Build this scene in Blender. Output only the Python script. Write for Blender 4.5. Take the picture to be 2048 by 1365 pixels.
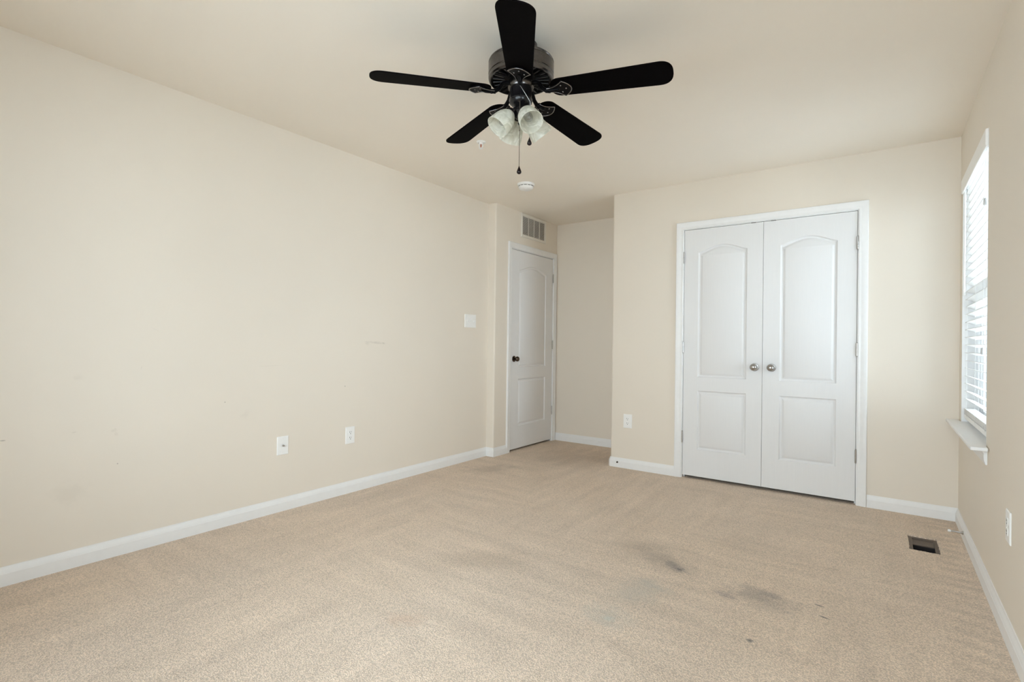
import bpy, math, random
from math import pi, sin, cos, radians
from mathutils import Vector, Matrix
from mathutils.geometry import tessellate_polygon

for _o in list(bpy.data.objects):
    bpy.data.objects.remove(_o)
random.seed(7)
S = bpy.context.scene
COL = S.collection

# ------------------------------------------------------------------ camera
H = 2.44                                   # ceiling height
YAW, PITCH, ROLL, FPX, CAMZ = 0.6232, 0.0042, 0.0129, 1035.63, 1.092
cam_d = bpy.data.cameras.new('camera')
cam = bpy.data.objects.new('camera', cam_d)
COL.objects.link(cam)
F = Vector((-sin(YAW) * cos(PITCH), cos(YAW) * cos(PITCH), sin(PITCH)))
r0 = Vector((cos(YAW), sin(YAW), 0))
u0 = r0.cross(F)
rr = cos(ROLL) * r0 + sin(ROLL) * u0
uu = -sin(ROLL) * r0 + cos(ROLL) * u0
M = Matrix((rr, uu, -F)).transposed().to_4x4()
M.translation = Vector((0, 0, CAMZ))
cam.matrix_world = M
cam_d.sensor_fit = 'HORIZONTAL'
cam_d.sensor_width = 36.0
cam_d.lens = FPX / 2048 * 36.0
cam_d.clip_start = 0.02
S.camera = cam

# ------------------------------------------------------------------ light
S.view_settings.view_transform = 'Standard'
S.view_settings.look = 'None'
S.view_settings.gamma = 1.0
S.view_settings.use_curve_mapping = False
S.view_settings.exposure = 0.74
S.cycles.max_bounces = 16
S.cycles.diffuse_bounces = 10
S.cycles.transparent_max_bounces = 16
S.cycles.caustics_reflective = False
S.cycles.caustics_refractive = False
S.cycles.sample_clamp_indirect = 8.0

W = bpy.data.worlds.new('overcast_sky')
S.world = W
W.use_nodes = True
bg = W.node_tree.nodes['Background']
bg.inputs['Color'].default_value = (0.81, 0.915, 1.03, 1)
bg.inputs['Strength'].default_value = 6.8

# room numbers
XL, XR, XD = -3.1241, 0.3881, -3.0356      # left wall, window wall, entry-door wall
YC, YA, YB, YN = 4.3158, 5.0811, 3.9363, -0.75   # closet wall, alcove back wall, jog, wall behind the camera
XCC = -1.9965                               # outside corner of the closet wall
WT = 0.15                                   # window wall thickness
WIN = (3.237, 4.208, 0.648, 2.130)          # window beside the closet: y0, y1, z0, z1
WIN2 = (0.20, 1.10, 0.648, 2.130)           # unseen window added in the same wall to light the left wall
WIN3 = (-2.15, 0.28, 0.45, 2.25)         # unseen twin window added behind the camera for its light: x0, x1, z0, z1


def portal(name, loc, rot, sx, sy):
    d = bpy.data.lights.new(name, 'AREA')
    d.shape = 'RECTANGLE'
    d.size, d.size_y = sx, sy
    d.cycles.is_portal = True
    o = bpy.data.objects.new(name, d)
    COL.objects.link(o)
    o.location, o.rotation_euler = loc, rot


for nm, w in (('window_daylight_portal', WIN), ('added_side_window_portal', WIN2)):
    portal(nm, (XR + WT + .03, (w[0] + w[1]) / 2, (w[2] + w[3]) / 2), (0, pi / 2, 0), w[3] - w[2], w[1] - w[0])
portal('added_rear_window_portal', ((WIN3[0] + WIN3[1]) / 2, YN - WT - .03, (WIN3[2] + WIN3[3]) / 2), (pi / 2, 0, 0), WIN3[1] - WIN3[0], WIN3[3] - WIN3[2])


# ------------------------------------------------------------------ materials
def new_mat(name):
    m = bpy.data.materials.new(name)
    m.use_nodes = True
    nt = m.node_tree
    return m, nt, nt.nodes['Principled BSDF']


def noise(nt, scale, detail=4.0, rough=.5, vec=None):
    n = nt.nodes.new('ShaderNodeTexNoise')
    n.inputs['Scale'].default_value = scale
    n.inputs['Detail'].default_value = detail
    n.inputs['Roughness'].default_value = rough
    if vec is not None:
        nt.links.new(vec, n.inputs['Vector'])
    return n.outputs['Fac']


def math_node(nt, op, a, b=None, clamp=False):
    n = nt.nodes.new('ShaderNodeMath')
    n.operation = op
    n.use_clamp = clamp
    for i, v in enumerate((a, b)):
        if v is None:
            continue
        if isinstance(v, (int, float)):
            n.inputs[i].default_value = v
        else:
            nt.links.new(v, n.inputs[i])
    return n.outputs[0]


def maprange(nt, v, a, b, c, d, smooth=False):
    n = nt.nodes.new('ShaderNodeMapRange')
    n.interpolation_type = 'SMOOTHSTEP' if smooth else 'LINEAR'
    nt.links.new(v, n.inputs['Value'])
    for k, x in zip(('From Min', 'From Max', 'To Min', 'To Max'), (a, b, c, d)):
        n.inputs[k].default_value = x
    return n.outputs[0]


def mixcol(nt, fac, a, b, mode='MIX'):
    n = nt.nodes.new('ShaderNodeMix')
    n.data_type = 'RGBA'
    n.blend_type = mode
    for sock, v in ((n.inputs['Factor'], fac), (n.inputs['A'], a), (n.inputs['B'], b)):
        if isinstance(v, (int, float)):
            sock.default_value = v
        elif isinstance(v, tuple):
            sock.default_value = (*v, 1) if len(v) == 3 else v
        else:
            nt.links.new(v, sock)
    return n.outputs['Result']


def position(nt):
    return nt.nodes.new('ShaderNodeNewGeometry').outputs['Position']


def mapping(nt, vec, loc=(0, 0, 0), rot=(0, 0, 0), scale=(1, 1, 1), kind='POINT'):
    n = nt.nodes.new('ShaderNodeMapping')
    n.vector_type = kind
    nt.links.new(vec, n.inputs['Vector'])
    n.inputs['Location'].default_value = loc
    n.inputs['Rotation'].default_value = rot
    n.inputs['Scale'].default_value = scale
    return n.outputs[0]


def bump(nt, bsdf, h, strength, dist):
    b = nt.nodes.new('ShaderNodeBump')
    b.inputs['Strength'].default_value = strength
    b.inputs['Distance'].default_value = dist
    nt.links.new(h, b.inputs['Height'])
    nt.links.new(b.outputs[0], bsdf.inputs['Normal'])


def blot(nt, pos, centre, radii, rot, soft, wob, seed=0.0):
    """mask 0..1 of one mark: a wobbly ellipse round a point of the surface"""
    t = mapping(nt, pos, loc=centre, rot=rot, scale=radii, kind='TEXTURE')
    ln = nt.nodes.new('ShaderNodeVectorMath')
    ln.operation = 'LENGTH'
    nt.links.new(t, ln.inputs[0])
    nz = noise(nt, 2.2, 5, .6, mapping(nt, t, loc=(seed, seed * .7, 0)))
    d = math_node(nt, 'ADD', ln.outputs['Value'], maprange(nt, nz, .2, .8, -wob, wob))
    return maprange(nt, d, 1.0 - soft, 1.0, 1.0, 0.0, True)


def simple(name, col, rough=.5, metal=0.0, var=.03, vs=30, bump_s=0.0, bump_scale=200, coat=0.0, spec=.5):
    m, nt, b = new_mat(name)
    pos = position(nt)
    c = mixcol(nt, maprange(nt, noise(nt, vs, 3, .5, pos), .3, .7, 0, 1), tuple(x * (1 - var) for x in col), tuple(min(1, x * (1 + var)) for x in col))
    nt.links.new(c, b.inputs['Base Color'])
    b.inputs['Roughness'].default_value = rough
    b.inputs['Metallic'].default_value = metal
    b.inputs['Coat Weight'].default_value = coat
    b.inputs['Specular IOR Level'].default_value = spec
    if bump_s:
        bump(nt, b, noise(nt, bump_scale, 3, .5, pos), bump_s, .001)
    return m


WALL = (0.765, 0.703, 0.617)


def wall_paint(name, col, marks=()):
    m, nt, b = new_mat(name)
    pos = position(nt)
    c = mixcol(nt, maprange(nt, noise(nt, 1.3, 3, .5, pos), .3, .7, 0, 1), tuple(x * .985 for x in col), tuple(x * 1.015 for x in col))
    for (cen, rad, rot, soft, wob, dark) in marks:
        k = blot(nt, pos, cen, rad, rot, soft, wob, cen[1] * 3.1)
        c = mixcol(nt, math_node(nt, 'MULTIPLY', k, dark), c, (.20, .17, .14))
    nt.links.new(c, b.inputs['Base Color'])
    b.inputs['Roughness'].default_value = .62
    b.inputs['Specular IOR Level'].default_value = .3
    bump(nt, b, noise(nt, 260, 3, .6, pos), .10, .0006)
    return m


_lm = [  # scuffs of the left wall: centre, radii, rotation, softness, wobble, darkness
    ((XL, 2.58, 1.082), (.05, .105, .013), (radians(-3), 0, 0), .9, .5, .20),
    ((XL, 2.655, 1.079), (.05, .022, .009), (radians(-14), 0, 0), .8, .3, .20),
    ((XL, 2.50, 1.078), (.05, .03, .02), (0, 0, 0), .9, .4, .12),
    ((XL, 2.3106, .769), (.05, .006, .006), (0, 0, 0), .5, .1, .45),
    ((XL, 1.482, .7253), (.05, .005, .005), (0, 0, 0), .5, .1, .45),
    ((XL, .9632, .4604), (.05, .004, .004), (0, 0, 0), .5, .1, .5),
    ((XL, .543, .637), (.05, .013, .004), (0, 0, 0), .6, .2, .42),
    ((XL, .79, .641), (.05, .014, .004), (radians(8), 0, 0), .8, .3, .14),
    ((XL, .945, .63), (.05, .02, .012), (radians(24), 0, 0), .9, .6, .09),
    ((XL, .955, .61), (.05, .012, .014), (radians(40), 0, 0), .9, .6, .08),
    ((XL, 1.06, .94), (.05, .003, .012), (radians(-15), 0, 0), .8, .2, .12),
    ((XL, 1.77, .93), (.05, .12, .004), (radians(2), 0, 0), .9, .4, .07),
    ((XL, .80, .90), (.05, .03, .02), (0, 0, 0), .95, .4, .06),
    ((XL, .78, .35), (.05, .10, .08), (0, 0, 0), .95, .5, .07),
    ((XL, 1.12, 1.14), (.05, .03, .003), (radians(-25), 0, 0), .9, .5, .08),
    ((XL, 1.60, .64), (.05, .05, .03), (radians(30), 0, 0), .95, .6, .05),
]
M_WALL = wall_paint('beige_wall_paint', WALL)
M_WALL_L = wall_paint('scuffed_beige_wall_paint', WALL, _lm)
M_CEIL = wall_paint('flat_ceiling_paint', (0.86, 0.805, 0.725))
M_TRIM = simple('white_trim_paint', (.81, .81, .81), .42, var=.012, bump_s=.04, bump_scale=120)


def door_paint():
    m, nt, b = new_mat('white_woodgrain_door_paint')
    pos = position(nt)
    g = noise(nt, 1.0, 6, .65, mapping(nt, pos, scale=(150, 150, 5)))
    c = mixcol(nt, maprange(nt, g, .3, .7, 0, 1), (.752, .752, .758), (.768, .768, .774))
    nt.links.new(c, b.inputs['Base Color'])
    b.inputs['Roughness'].default_value = .5
    b.inputs['Specular IOR Level'].default_value = .35
    bump(nt, b, g, .35, .0006)
    return m


M_DOOR = door_paint()
M_PLATE = simple('white_plastic', (.86, .86, .85), .3, var=.008)
M_SLOT = simple('dark_slot', (.03, .03, .03), .6)
M_NICKEL = simple('satin_nickel', (.42, .40, .38), .28, 1.0, var=.05)
M_STEEL = simple('brushed_steel', (.55, .54, .53), .3, 1.0, var=.05)
M_BRONZE = simple('dark_bronze', (.10, .075, .06), .22, 1.0, var=.08)
M_BLACK = simple('gloss_black_enamel', (.008, .007, .008), .22, 0.0, var=.1, spec=.4)
M_HOUSE = simple('brushed_black_nickel', (.130, .121, .119), .27, 1.0, var=.10, vs=60)
M_BLADE = simple('espresso_blade_laminate', (.0025, .0018, .002), .6, 0.0, var=.25, vs=90, spec=.02)
M_IRON = simple('matte_black_iron', (.004, .0035, .004), .35, 0.0, var=.1, spec=.06)
M_RIM = simple('highlight_rim_metal', (.22, .21, .21), .2, 1.0, var=.1)  # brighter than the plates: rim highlights put into the metal's colour
M_FOB = simple('dark_fob', (.010, .005, .006), .15, 0.0, spec=.35)
M_CHAIN = simple('bead_chain', (.16, .14, .12), .35, 1.0)
M_CORD = simple('white_cord', (.8, .8, .78), .7)
M_BLIND = simple('white_faux_wood', (.88, .88, .87), .4, var=.01)
M_VINYL = simple('white_vinyl', (.86, .87, .88), .35, var=.01)
M_BROWN = simple('brown_register_enamel', (.105, .075, .055), .5, 0.0, var=.12)
M_DUCT = simple('dark_duct', (.012, .008, .008), .8)
M_GRILLE = simple('off_white_grille_enamel', (.72, .69, .63), .4, var=.02)
M_RUBBER = simple('white_rubber', (.85, .84, .82), .5)
M_RED = simple('red_glass_liquid', (.45, .06, .02), .15, coat=.6)
M_GAP = simple('unlit_cavity', (.05, .045, .04), .9)  # dark colour stands for the shade behind the single door
M_GROUND = simple('pale_bounce_ground', (.68, .67, .65), .9, var=.2, vs=.5)  # pale so the added ground throws more skylight upward
M_SIDING = simple('pale_grey_siding', (.42, .43, .43), .7, var=.05)
M_DARKGLASS = simple('dark_window_glass', (.10, .11, .12), .1)


def glass_mat():
    m, nt, b = new_mat('window_glass')
    nt.nodes.remove(b)
    t = nt.nodes.new('ShaderNodeBsdfTransparent')
    t.inputs['Color'].default_value = (.96, .98, .97, 1)
    g = nt.nodes.new('ShaderNodeBsdfGlossy')
    g.inputs['Roughness'].default_value = .02
    mx = nt.nodes.new('ShaderNodeMixShader')
    fr = nt.nodes.new('ShaderNodeFresnel')
    fr.inputs['IOR'].default_value = 1.35
    nt.links.new(fr.outputs[0], mx.inputs[0])
    nt.links.new(t.outputs[0], mx.inputs[1])
    nt.links.new(g.outputs[0], mx.inputs[2])
    nt.links.new(mx.outputs[0], nt.nodes['Material Output'].inputs['Surface'])
    return m


M_GLASS = glass_mat()


def alabaster():
    m, nt, b = new_mat('alabaster_glass')
    nt.nodes.remove(b)
    tc = nt.nodes.new('ShaderNodeTexCoord')
    n = nt.nodes.new('ShaderNodeTexNoise')
    n.inputs['Scale'].default_value = 16
    n.inputs['Detail'].default_value = 4
    n.inputs['Distortion'].default_value = 2.5
    nt.links.new(tc.outputs['Object'], n.inputs['Vector'])
    f = maprange(nt, n.outputs['Fac'], .35, .65, 0, 1, True)
    c = mixcol(nt, f, (.84, .84, .755), (.90, .90, .84))
    d = nt.nodes.new('ShaderNodeBsdfDiffuse')
    t = nt.nodes.new('ShaderNodeBsdfTranslucent')
    tr = nt.nodes.new('ShaderNodeBsdfTransparent')
    g = nt.nodes.new('ShaderNodeBsdfGlossy')
    g.inputs['Roughness'].default_value = .25
    nt.links.new(c, d.inputs['Color'])
    nt.links.new(c, t.inputs['Color'])

    def mx(a, b_, fac):
        k = nt.nodes.new('ShaderNodeMixShader')
        if isinstance(fac, float):
            k.inputs[0].default_value = fac
        else:
            nt.links.new(fac, k.inputs[0])
        nt.links.new(a, k.inputs[1])
        nt.links.new(b_, k.inputs[2])
        return k.outputs[0]
    s = mx(d.outputs[0], t.outputs[0], .55)
    s = mx(s, tr.outputs[0], maprange(nt, f, 0, 1, .30, .08))
    s = mx(s, g.outputs[0], .05)
    nt.links.new(s, nt.nodes['Material Output'].inputs['Surface'])
    return m


M_ALAB = alabaster()


def bulb_glass():
    m, nt, b = new_mat('clear_bulb_glass')
    nt.nodes.remove(b)
    t = nt.nodes.new('ShaderNodeBsdfTransparent')
    t.inputs['Color'].default_value = (.80, .80, .80, 1)
    g = nt.nodes.new('ShaderNodeBsdfGlossy')
    g.inputs['Roughness'].default_value = .05
    mx = nt.nodes.new('ShaderNodeMixShader')
    lw = nt.nodes.new('ShaderNodeLayerWeight')
    lw.inputs['Blend'].default_value = .35
    nt.links.new(maprange(nt, lw.outputs['Facing'], 0, 1, .06, .75), mx.inputs[0])
    nt.links.new(t.outputs[0], mx.inputs[1])
    nt.links.new(g.outputs[0], mx.inputs[2])
    nt.links.new(mx.outputs[0], nt.nodes['Material Output'].inputs['Surface'])
    return m


M_BULB = bulb_glass()


def carpet():
    m, nt, b = new_mat('beige_cut_pile_carpet')
    pos = position(nt)
    base = (.785, .645, .52)
    # pile tufts
    v = nt.nodes.new('ShaderNodeTexVoronoi')
    v.inputs['Scale'].default_value = 190
    nt.links.new(mapping(nt, pos, scale=(1, 1, .2)), v.inputs['Vector'])
    tuft = maprange(nt, v.outputs['Distance'], .1, .75, 1, 0)
    fine = noise(nt, 330, 3, .6, pos)
    mid = noise(nt, 75, 4, .65, pos)
    broad = noise(nt, 2.1, 5, .6, pos)
    sx = noise(nt, 1.0, 4, .6, mapping(nt, pos, loc=(3, 1, 0), rot=(0, 0, radians(6)), scale=(1.6, 11, 1)))
    sy = noise(nt, 1.0, 4, .6, mapping(nt, pos, loc=(7, 2, 0), rot=(0, 0, radians(-14)), scale=(10, 1.5, 1)))
    pick = maprange(nt, noise(nt, .75, 2, .5, pos), .42, .58, 0, 1, True)
    st = nt.nodes.new('ShaderNodeMix')
    st.data_type = 'FLOAT'
    nt.links.new(pick, st.inputs['Factor'])
    nt.links.new(sx, st.inputs[2])
    nt.links.new(sy, st.inputs[3])
    streak = st.outputs[0]
    h = math_node(nt, 'ADD', math_node(nt, 'MULTIPLY', tuft, .5), math_node(nt, 'ADD', math_node(nt, 'MULTIPLY', fine, .5), math_node(nt, 'MULTIPLY', mid, .6)))
    val = math_node(nt, 'MULTIPLY', maprange(nt, h, .50, 1.10, .68, 1.18), maprange(nt, streak, .30, .70, .905, 1.085))
    val = math_node(nt, 'MULTIPLY', val, maprange(nt, broad, .3, .7, .965, 1.035))
    # combed vacuum ridges along the window wall
    sep = nt.nodes.new('ShaderNodeSeparateXYZ')
    nt.links.new(pos, sep.inputs[0])
    wob = noise(nt, 6, 3, .5, pos)
    ph = math_node(nt, 'ADD', math_node(nt, 'MULTIPLY', sep.outputs['Y'], 62.0), math_node(nt, 'MULTIPLY', wob, 9.0))
    ridge = math_node(nt, 'SINE', ph)
    near = math_node(nt, 'MULTIPLY', maprange(nt, sep.outputs['X'], .17, .28, 0, 1, True), maprange(nt, sep.outputs['X'], .30, .38, 1, .3, True))
    val = math_node(nt, 'MULTIPLY', val, math_node(nt, 'ADD', 1.0, math_node(nt, 'MULTIPLY', math_node(nt, 'MULTIPLY', ridge, near), .07)))
    vv = nt.nodes.new('ShaderNodeCombineColor')
    for i in range(3):
        nt.links.new(val, vv.inputs[i])
    c = mixcol(nt, 1.0, base, vv.outputs[0], 'MULTIPLY')
    hue = maprange(nt, noise(nt, 1.1, 3, .5, mapping(nt, pos, loc=(9, 4, 0))), .35, .65, 0, .35)
    c = mixcol(nt, hue, c, mixcol(nt, 1.0, c, (1.03, .985, .92), 'MULTIPLY'))
    # stains and bleached patches (each where the carpet has it)
    spots = [
        ((-.90, 2.60, 0), (.21, .10, .2), radians(-30), .95, .5, (.17, .15, .13), .42),
        ((-.82, 2.545, 0), (.085, .04, .2), radians(-35), .9, .5, (.09, .09, .10), .55),
        ((-.80, 2.535, 0), (.02, .011, .2), radians(-20), .7, .4, (.04, .05, .06), .75),
        ((-1.08, 2.70, 0), (.16, .09, .2), radians(10), .95, .5, (.22, .18, .14), .30),
        ((-.43, 2.47, 0), (.17, .11, .2), radians(-15), .95, .5, (.13, .13, .13), .48),
        ((-.40, 2.52, 0), (.06, .03, .2), radians(-15), .9, .5, (.09, .09, .10), .38),
        ((-.56, 2.40, 0), (.07, .03, .2), radians(-25), .9, .5, (.12, .11, .13), .42),
        ((-.215, 2.545, 0), (.026, .008, .2), radians(-10), .7, .4, (.04, .045, .05), .75),
        ((-.187, 2.445, 0), (.024, .009, .2), radians(-15), .7, .4, (.03, .04, .045), .80),
        ((-.395, 2.086, 0), (.020, .016, .2), 0, .8, .4, (.05, .06, .07), .80),
        ((-.88, 2.20, 0), (.13, .16, .2), radians(-12), .95, .5, (.50, .47, .41), .55),
        ((-.86, 2.30, 0), (.10, .05, .2), radians(-12), .95, .5, (.40, .40, .37), .45),
        ((-.90, 1.93, 0), (.12, .10, .2), radians(-12), .95, .5, (.50, .48, .42), .55),
        ((-.885, 1.91, 0), (.035, .03, .2), 0, .9, .5, (.56, .56, .50), .75),
        ((-.78, 1.76, 0), (.10, .05, .2), radians(-20), .95, .6, (.24, .20, .16), .22),
        ((-1.52, 1.42, 0), (.10, .06, .2), radians(20), .95, .5, (.56, .36, .24), .35),
        ((-1.62, 2.05, 0), (.35, .14, .2), radians(40), .95, .5, (.30, .22, .15), .24),
        ((-2.75, 3.55, 0), (.28, .14, .2), radians(60), .95, .6, (.26, .20, .15), .35),
        ((-2.45, 4.35, 0), (.55, .45, .2), 0, .95, .5, (.26, .20, .15), .33),
        ((-.20, 3.0, 0), (.05, .02, .2), 0, .9, .5, (.28, .19, .13), .30),
    ]
    for i, (cen, rad, rz, soft, wb, colr, k) in enumerate(spots):
        mk = blot(nt, pos, cen, tuple(q * (1.22 if max(rad[:2]) > .05 else 1.0) for q in rad), (0, 0, rz), soft, wb, i * 1.7)
        mk = math_node(nt, 'MULTIPLY', mk, maprange(nt, fine, .25, .7, .5, 1.15))
        c = mixcol(nt, math_node(nt, 'MULTIPLY', mk, min(.9, k * 1.0), True), c, colr)
    nt.links.new(c, b.inputs['Base Color'])
    b.inputs['Roughness'].default_value = 1.0
    b.inputs['Specular IOR Level'].default_value = .05
    b.inputs['Sheen Weight'].default_value = .15
    b.inputs['Sheen Roughness'].default_value = .6
    bump(nt, b, h, .75, .006)
    return m


M_CARPET = carpet()


# ------------------------------------------------------------------ mesh builder
class MB:
    def __init__(self):
        self.v, self.f = [], []

    def add(self, vs, fs, mat=None):
        n = len(self.v)
        self.v += [tuple((mat @ Vector(p)) if mat is not None else p) for p in vs]
        self.f += [tuple(i + n for i in q) for q in fs]
        return self

    def box(self, a, b, mat=None):
        (x0, y0, z0), (x1, y1, z1) = a, b
        vs = [(x0, y0, z0), (x1, y0, z0), (x1, y1, z0), (x0, y1, z0), (x0, y0, z1), (x1, y0, z1), (x1, y1, z1), (x0, y1, z1)]
        return self.add(vs, [(0, 3, 2, 1), (4, 5, 6, 7), (0, 1, 5, 4), (1, 2, 6, 5), (2, 3, 7, 6), (3, 0, 4, 7)], mat)

    def prism(self, poly, d0, d1, mapf, mat=None):
        """closed 2D outline (counter-clockwise) pushed from depth d0 to d1; mapf(u, v, d) -> xyz"""
        n = len(poly)
        vs = [mapf(u, v, d0) for u, v in poly] + [mapf(u, v, d1) for u, v in poly]
        fs = [(i, (i + 1) % n, n + (i + 1) % n, n + i) for i in range(n)]
        fs += [tuple(range(n))[::-1], tuple(range(n, 2 * n))]
        return self.add(vs, fs, mat)

    def lathe(self, prof, seg=32, mat=None, cap=True):
        """prof: (radius, z) pairs turned round z"""
        vs, fs = [], []
        for r, z in prof:
            for k in range(seg):
                a = 2 * pi * k / seg
                vs.append((r * cos(a), r * sin(a), z))
        for i in range(len(prof) - 1):
            for k in range(seg):
                k2 = (k + 1) % seg
                fs.append((i * seg + k, i * seg + k2, (i + 1) * seg + k2, (i + 1) * seg + k))
        if cap:
            fs.append(tuple(range(seg))[::-1])
            fs.append(tuple(range((len(prof) - 1) * seg, len(prof) * seg)))
        return self.add(vs, fs, mat)

    def tube(self, path, r, seg=10, mat=None):
        P = [Vector(p) for p in path]
        rad = r if isinstance(r, (list, tuple)) else [r] * len(P)
        vs, fs = [], []
        t0 = (P[1] - P[0]).normalized()
        n = t0.orthogonal().normalized()
        for i, p in enumerate(P):
            t = (P[min(i + 1, len(P) - 1)] - P[max(i - 1, 0)]).normalized()
            n = (n - n.dot(t) * t).normalized()
            bn = t.cross(n)
            for k in range(seg):
                a = 2 * pi * k / seg
                vs.append(tuple(p + rad[i] * (cos(a) * n + sin(a) * bn)))
        for i in range(len(P) - 1):
            for k in range(seg):
                k2 = (k + 1) % seg
                fs.append((i * seg + k, i * seg + k2, (i + 1) * seg + k2, (i + 1) * seg + k))
        fs.append(tuple(range(seg))[::-1])
        fs.append(tuple(range((len(P) - 1) * seg, len(P) * seg)))
        return self.add(vs, fs, mat)

    def ball(self, c, r, mat=None, seg=20, rings=12):
        rx = r if isinstance(r, tuple) else (r, r, r)
        prof = [(max(1e-4, sin(pi * i / rings)), -cos(pi * i / rings)) for i in range(rings + 1)]
        vs, fs = [], []
        for q, z in prof:
            for k in range(seg):
                a = 2 * pi * k / seg
                vs.append((c[0] + rx[0] * q * cos(a), c[1] + rx[1] * q * sin(a), c[2] + rx[2] * z))
        for i in range(rings):
            for k in range(seg):
                k2 = (k + 1) % seg
                fs.append((i * seg + k, i * seg + k2, (i + 1) * seg + k2, (i + 1) * seg + k))
        return self.add(vs, fs, mat)

    def sweep(self, path, prof, mapf, side=1):
        """profile (w, d) carried along a flat polyline with mitred corners; w is measured to one side of the path; mapf(u, v, d) -> xyz"""
        P = [Vector((p[0], p[1])) for p in path]
        n, k = len(P), len(prof)
        vs, fs = [], []
        for i in range(n):
            dirs = []
            if i > 0:
                dirs.append((P[i] - P[i - 1]).normalized())
            if i < n - 1:
                dirs.append((P[i + 1] - P[i]).normalized())
            ns = [Vector((-d.y, d.x)) * side for d in dirs]
            m = ns[0] if len(ns) == 1 else (ns[0] + ns[1]) / (1 + ns[0].dot(ns[1]))
            for w, d in prof:
                q = P[i] + m * w
                vs.append(mapf(q.x, q.y, d))
        for i in range(n - 1):
            for j in range(k):
                j2 = (j + 1) % k
                fs.append((i * k + j, i * k + j2, (i + 1) * k + j2, (i + 1) * k + j))
        fs.append(tuple(range(k))[::-1])
        fs.append(tuple(range((n - 1) * k, n * k)))
        return self.add(vs, fs)

    def build(self, name, mat, parent=None, smooth=None, bevel=0.0, seg=2):
        me = bpy.data.meshes.new(name)
        me.from_pydata([tuple(p) for p in self.v], [], self.f)
        me.validate()
        import bmesh
        bm = bmesh.new()
        bm.from_mesh(me)
        bmesh.ops.recalc_face_normals(bm, faces=bm.faces)
        bm.to_mesh(me)
        bm.free()
        me.materials.append(mat)
        o = bpy.data.objects.new(name, me)
        COL.objects.link(o)
        if parent is not None:
            o.parent = parent
        if smooth:
            me.shade_smooth()
            try:
                me.set_sharp_from_angle(angle=radians(smooth))
            except Exception:
                pass
        if bevel:
            b = o.modifiers.new('edge', 'BEVEL')
            b.width, b.segments, b.limit_method, b.angle_limit = bevel, seg, 'ANGLE', radians(40)
        return o


def tag(o, label, cat, kind=None, group=None):
    o['label'], o['category'] = label, cat
    if kind:
        o['kind'] = kind
    if group:
        o['group'] = group
    return o


def thing(name, label, cat, loc, rz=0.0, group=None):
    o = bpy.data.objects.new(name, None)
    COL.objects.link(o)
    o.empty_display_size = .05
    o.location, o.rotation_euler = loc, (0, 0, rz)
    return tag(o, label, cat, None, group)


def copy_tree(o, parent=None):
    c = o.copy()
    COL.objects.link(c)
    if parent is not None:
        c.parent = parent
    for ch in list(o.children):
        copy_tree(ch, c)
    return c


ON_FAR, ON_LEFT, ON_RIGHT = 0.0, pi / 2, -pi / 2      # turns a wall item: local x = to the right, local -y = out of the wall


def wallmap(u, v, d):       # outline in the wall plane, d = out of the wall
    return (u, -d, v)


def floormap(u, v, d):
    return (u, v, d)


# ------------------------------------------------------------------ structure
# carpeted floor with the ragged cut-out round the register
REG = (.121, .254, 3.566, 3.832)
hole = []
x0, x1, y0, y1 = REG
for (ax, ay), (bx, by), n in (((x0, y0), (x1, y0), 16), ((x1, y0), (x1, y1), 30), ((x1, y1), (x0, y1), 16), ((x0, y1), (x0, y0), 30)):
    for i in range(n):
        t = i / n
        j = .0025 if i else .001
        hole.append((ax + (bx - ax) * t + random.uniform(-j, j), ay + (by - ay) * t + random.uniform(-j, j)))
outer = [(-4.0, YN), (XR, YN), (XR, YA), (-4.0, YA)]
tri = tessellate_polygon([[Vector((x, y, 0)) for x, y in outer], [Vector((x, y, 0)) for x, y in hole]])
fb = MB()
pts = outer + hole
fb.add([(x, y, 0) for x, y in pts], [tuple(t) for t in tri])
nh = len(hole)
fb.add([(x, y, 0) for x, y in hole] + [(x, y, -.016) for x, y in hole], [(i, (i + 1) % nh, nh + (i + 1) % nh, nh + i) for i in range(nh)])
floor = tag(fb.build('floor', M_CARPET), 'beige cut pile carpet with grey stains and vacuum streaks', 'carpet', 'structure')

tag(MB().box((-4.0, YN - WT, H), (XR + WT, YA + .12, H + .12)).build('ceiling', M_CEIL), 'flat beige painted ceiling above the fan', 'ceiling', 'structure')

tag(MB().box((XL - .12, YN, 0), (XL, YB, H)).build('wall_left', M_WALL_L), 'long beige wall with faint scuffs on the left', 'wall', 'structure')

# entry-door wall, stepping into the room, with its door recess
DY0, DY1, DZ = 4.200, 5.001, 2.044        # clear opening between the jambs
wd = MB()
wd.prism([(XL - .12, YB), (XD - .012, YB), (XD - .0035, YB + .0035), (XD, YB + .012), (XD, DY0 - .012), (XL - .12, DY0 - .012)], 0, H, floormap)
wd.box((XL - .12, DY1 + .012, 0), (XD, YA, H))
wd.box((XL - .12, DY0 - .012, DZ + .012), (XD, DY1 + .012, H))
tag(wd.build('wall_door', M_WALL), 'short beige wall section around the single door below the grille', 'wall', 'structure')
tag(MB().box((XL - .25, DY0 - .1, 0), (XL - .13, YA, H)).build('wall_hall', M_GAP), 'backing wall behind the single door, its shade painted as a dark colour', 'wall', 'structure')
tag(MB().box((-4.0, YA, 0), (XR + WT, YA + .12, H)).build('wall_alcove', M_WALL), 'shaded beige end wall of the alcove beside the single door', 'wall', 'structure')

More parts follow.
